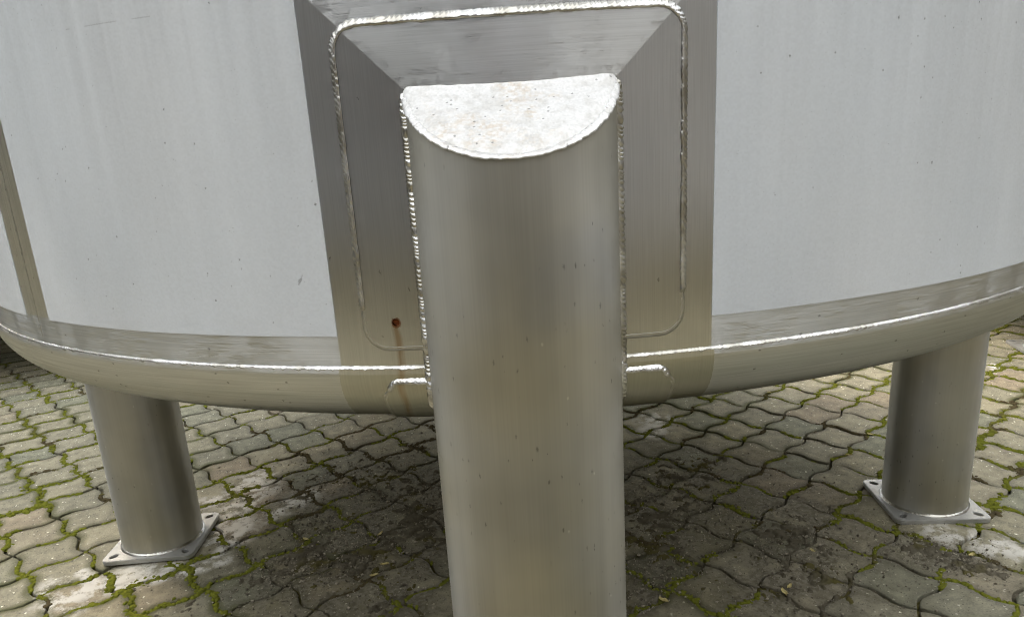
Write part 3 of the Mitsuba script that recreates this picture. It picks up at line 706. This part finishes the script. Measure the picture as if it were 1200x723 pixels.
# ------------------------------------------------------------------ building and walls added around the camera to shape what the steel mirrors
BK = 'added_building'
tag(BK, 'plain grey building facing the tank, added unseen behind the camera for the steel to mirror', 'building')
wall = box(-16, 0, 13, 3.5)
win = [(x, 1.1) for x in (-13.4, -10.0, -6.2, 4.4, 7.4, 10.2)]
for x, zb in win: wall = wall.difference(box(x, zb, x + 1.5, zb + 1.5))
DARK_PANELS = [(-3.4, -1.1), (-0.8, -0.05), (0.42, 0.75)]  # dark panels added to give the steel dark upright columns to mirror
for x0, x1 in DARK_PANELS: wall = wall.difference(box(x0, -0.1, x1, 3.0))
BY = -5.2
def upright(poly, d, y):
    e = trimesh.creation.extrude_polygon(poly, d, engine='earcut'); e.vertices = np.column_stack([e.vertices[:, 0], y + d - e.vertices[:, 2] - d, e.vertices[:, 1]]); e.fix_normals(); return e
add(BK + '__wall', upright(wall, 0.35, BY), 'm_render')
for x, zb in win:
    k = add(BK + '__window', upright(box(x, zb, x + 1.5, zb + 1.5).difference(box(x + .07, zb + .07, x + .715, zb + 1.43)).difference(box(x + .785, zb + .07, x + 1.43, zb + 1.43)), 0.06, BY - 0.15), 'm_frame')
    add(k + '__pane', upright(box(x + .05, zb + .05, x + 1.45, zb + 1.45), 0.01, BY - 0.175), 'm_glass')
for x0, x1 in DARK_PANELS: add(BK + '__dark_panel', upright(box(x0, 0, x1, 3.0), 0.08, BY - 0.2), 'm_gate')
r_ = trimesh.creation.box((29.8, 8.6, 0.25)); r_.apply_translation((-1.5, BY - 4.0, 3.63)); add(BK + '__roof', r_, 'm_roof')

for x_, ya, yb, say in ((-7.2, -4.7, 9.0, 'left'), (6.6, -4.7, 9.0, 'right')):  # unseen walls added to hide the low sky from the steel
    w_ = trimesh.creation.box((0.3, yb - ya, 4.6)); w_.apply_translation((x_, (ya + yb) / 2, 2.29)); c_ = trimesh.creation.box((0.4, yb - ya + 0.1, 0.08)); c_.apply_translation((x_, (ya + yb) / 2, 4.635))
    k = 'added_wall' if say == 'left' else 'added_wall_001'
    tag(k, f'tall grey wall with a coping, added unseen to darken the steel, {say} of the tank outside the picture', 'wall'); add(k + '__wall_face', w_, 'm_yard'); add(k + '__coping', c_, 'm_roof')

# ------------------------------------------------------------------ whoever holds the camera, behind it: a dark upright shape in the steel
import manifold3d as m3


def chain(joints):                                          # [(x, y, z, r), ...]: each bone is the hull of two balls
    balls = [m3.Manifold.sphere(r, 20).translate((x, y, z)) for x, y, z, r in joints]
    return [m3.Manifold.batch_hull([a_, b_]) for a_, b_ in zip(balls[:-1], balls[1:])]


def body_mesh(parts, step, rounds):
    u = m3.Manifold.batch_boolean(parts, m3.OpType.Add).refine_to_length(step).to_mesh()
    t_ = trimesh.Trimesh(u.vert_properties[:, :3], u.tri_verts, process=True)
    trimesh.smoothing.filter_taubin(t_, iterations=rounds)
    return t_


PX, PY_ = -0.06, -1.42
parts_ = []
for sg in (-1, 1):
    parts_ += chain([(PX + sg * .095, PY_, .93, .095), (PX + sg * .11, PY_ + .02, .50, .062), (PX + sg * .115, PY_ - .02, .10, .045)])
    parts_ += chain([(PX + sg * .115, PY_ - .03, .045, .042), (PX + sg * .13, PY_ + .14, .030, .032)])
    parts_ += chain([(PX + sg * .185, PY_, 1.40, .058), (PX + sg * .235, PY_ + .02, 1.12, .046), (PX + sg * .10 + .06, PY_ + .34, 1.00, .034)])
parts_ += chain([(PX, PY_, .96, .13), (PX, PY_ - .01, 1.12, .125), (PX, PY_ - .01, 1.33, .14)]) + chain([(PX - .15, PY_, 1.40, .07), (PX + .15, PY_, 1.40, .07)]) + chain([(PX, PY_, 1.40, .07), (PX, PY_ + .03, 1.54, .052)])
head = [m3.Manifold.sphere(.1, 28).scale((.76, .92, 1.16)).translate((PX, PY_ + .06, 1.64)), m3.Manifold.sphere(.017, 12).scale((.8, 1.3, 1.3)).translate((PX, PY_ + .152, 1.625))]
head += [m3.Manifold.sphere(.028, 12).scale((.35, .7, 1.1)).translate((PX + sg * .077, PY_ + .05, 1.635)) for sg in (-1, 1)] + [m3.Manifold.sphere(.022, 12).scale((1.1, .5, .35)).translate((PX, PY_ + .142, 1.585))]
hands = []
for sg in (-1, 1):
    hx = PX + sg * .10 + .06
    hands += chain([(hx, PY_ + .34, 1.00, .032), (hx - sg * .005, PY_ + .41, .985, .034)])
    for f_ in range(4): hands += chain([(hx - sg * .005, PY_ + .42, 1.005 - .019 * f_, .010), (hx - sg * .012, PY_ + .465 - .004 * f_, 1.003 - .019 * f_, .009), (hx - sg * .045, PY_ + .47 - .004 * f_, 1.0 - .019 * f_, .008)])
    hands += chain([(hx - sg * .01, PY_ + .38, 1.01, .013), (hx - sg * .035, PY_ + .41, 1.03, .010), (hx - sg * .05, PY_ + .435, 1.02, .009)])
scene['m_cloth'] = {'type': 'diffuse', 'reflectance': {'type': 'rgb', 'value': [0.03, 0.032, 0.04]}}
scene['m_skin'] = {'type': 'diffuse', 'reflectance': {'type': 'rgb', 'value': [0.46, 0.30, 0.22]}}
scene['m_hair'] = {'type': 'diffuse', 'reflectance': {'type': 'rgb', 'value': [0.03, 0.02, 0.015]}}
PE = 'person'
tag(PE, 'person in dark jacket and trousers behind the camera, a dark reflection in the steel', 'person')
add(PE + '__clothes', body_mesh(parts_, .03, 12), 'm_cloth', smooth=True)
add(PE + '__head', body_mesh(head + chain([(PX, PY_ + .03, 1.5, .05), (PX, PY_ + .05, 1.6, .05)]), .012, 6), 'm_skin', smooth=True)
add(PE + '__hands', body_mesh(hands, .006, 5), 'm_skin', smooth=True)
hair = m3.Manifold.sphere(.1, 28).scale((.82, .97, 1.2)).translate((PX, PY_ + .05, 1.65)) - m3.Manifold.cube((.4, .3, .3), True).translate((PX, PY_ + .22, 1.56)) - m3.Manifold.cube((.4, .5, .2), True).translate((PX, PY_, 1.52))
add(PE + '__hair', body_mesh([hair], .02, 4), 'm_hair', smooth=True)
ph_ = trimesh.creation.box((.155, .009, .078)); ph_.apply_translation((PX + .06, PY_ + .465, .972)); k = add('phone', ph_, 'm_gate'); tag(k, 'dark phone held level in both hands of the person behind the camera', 'phone')
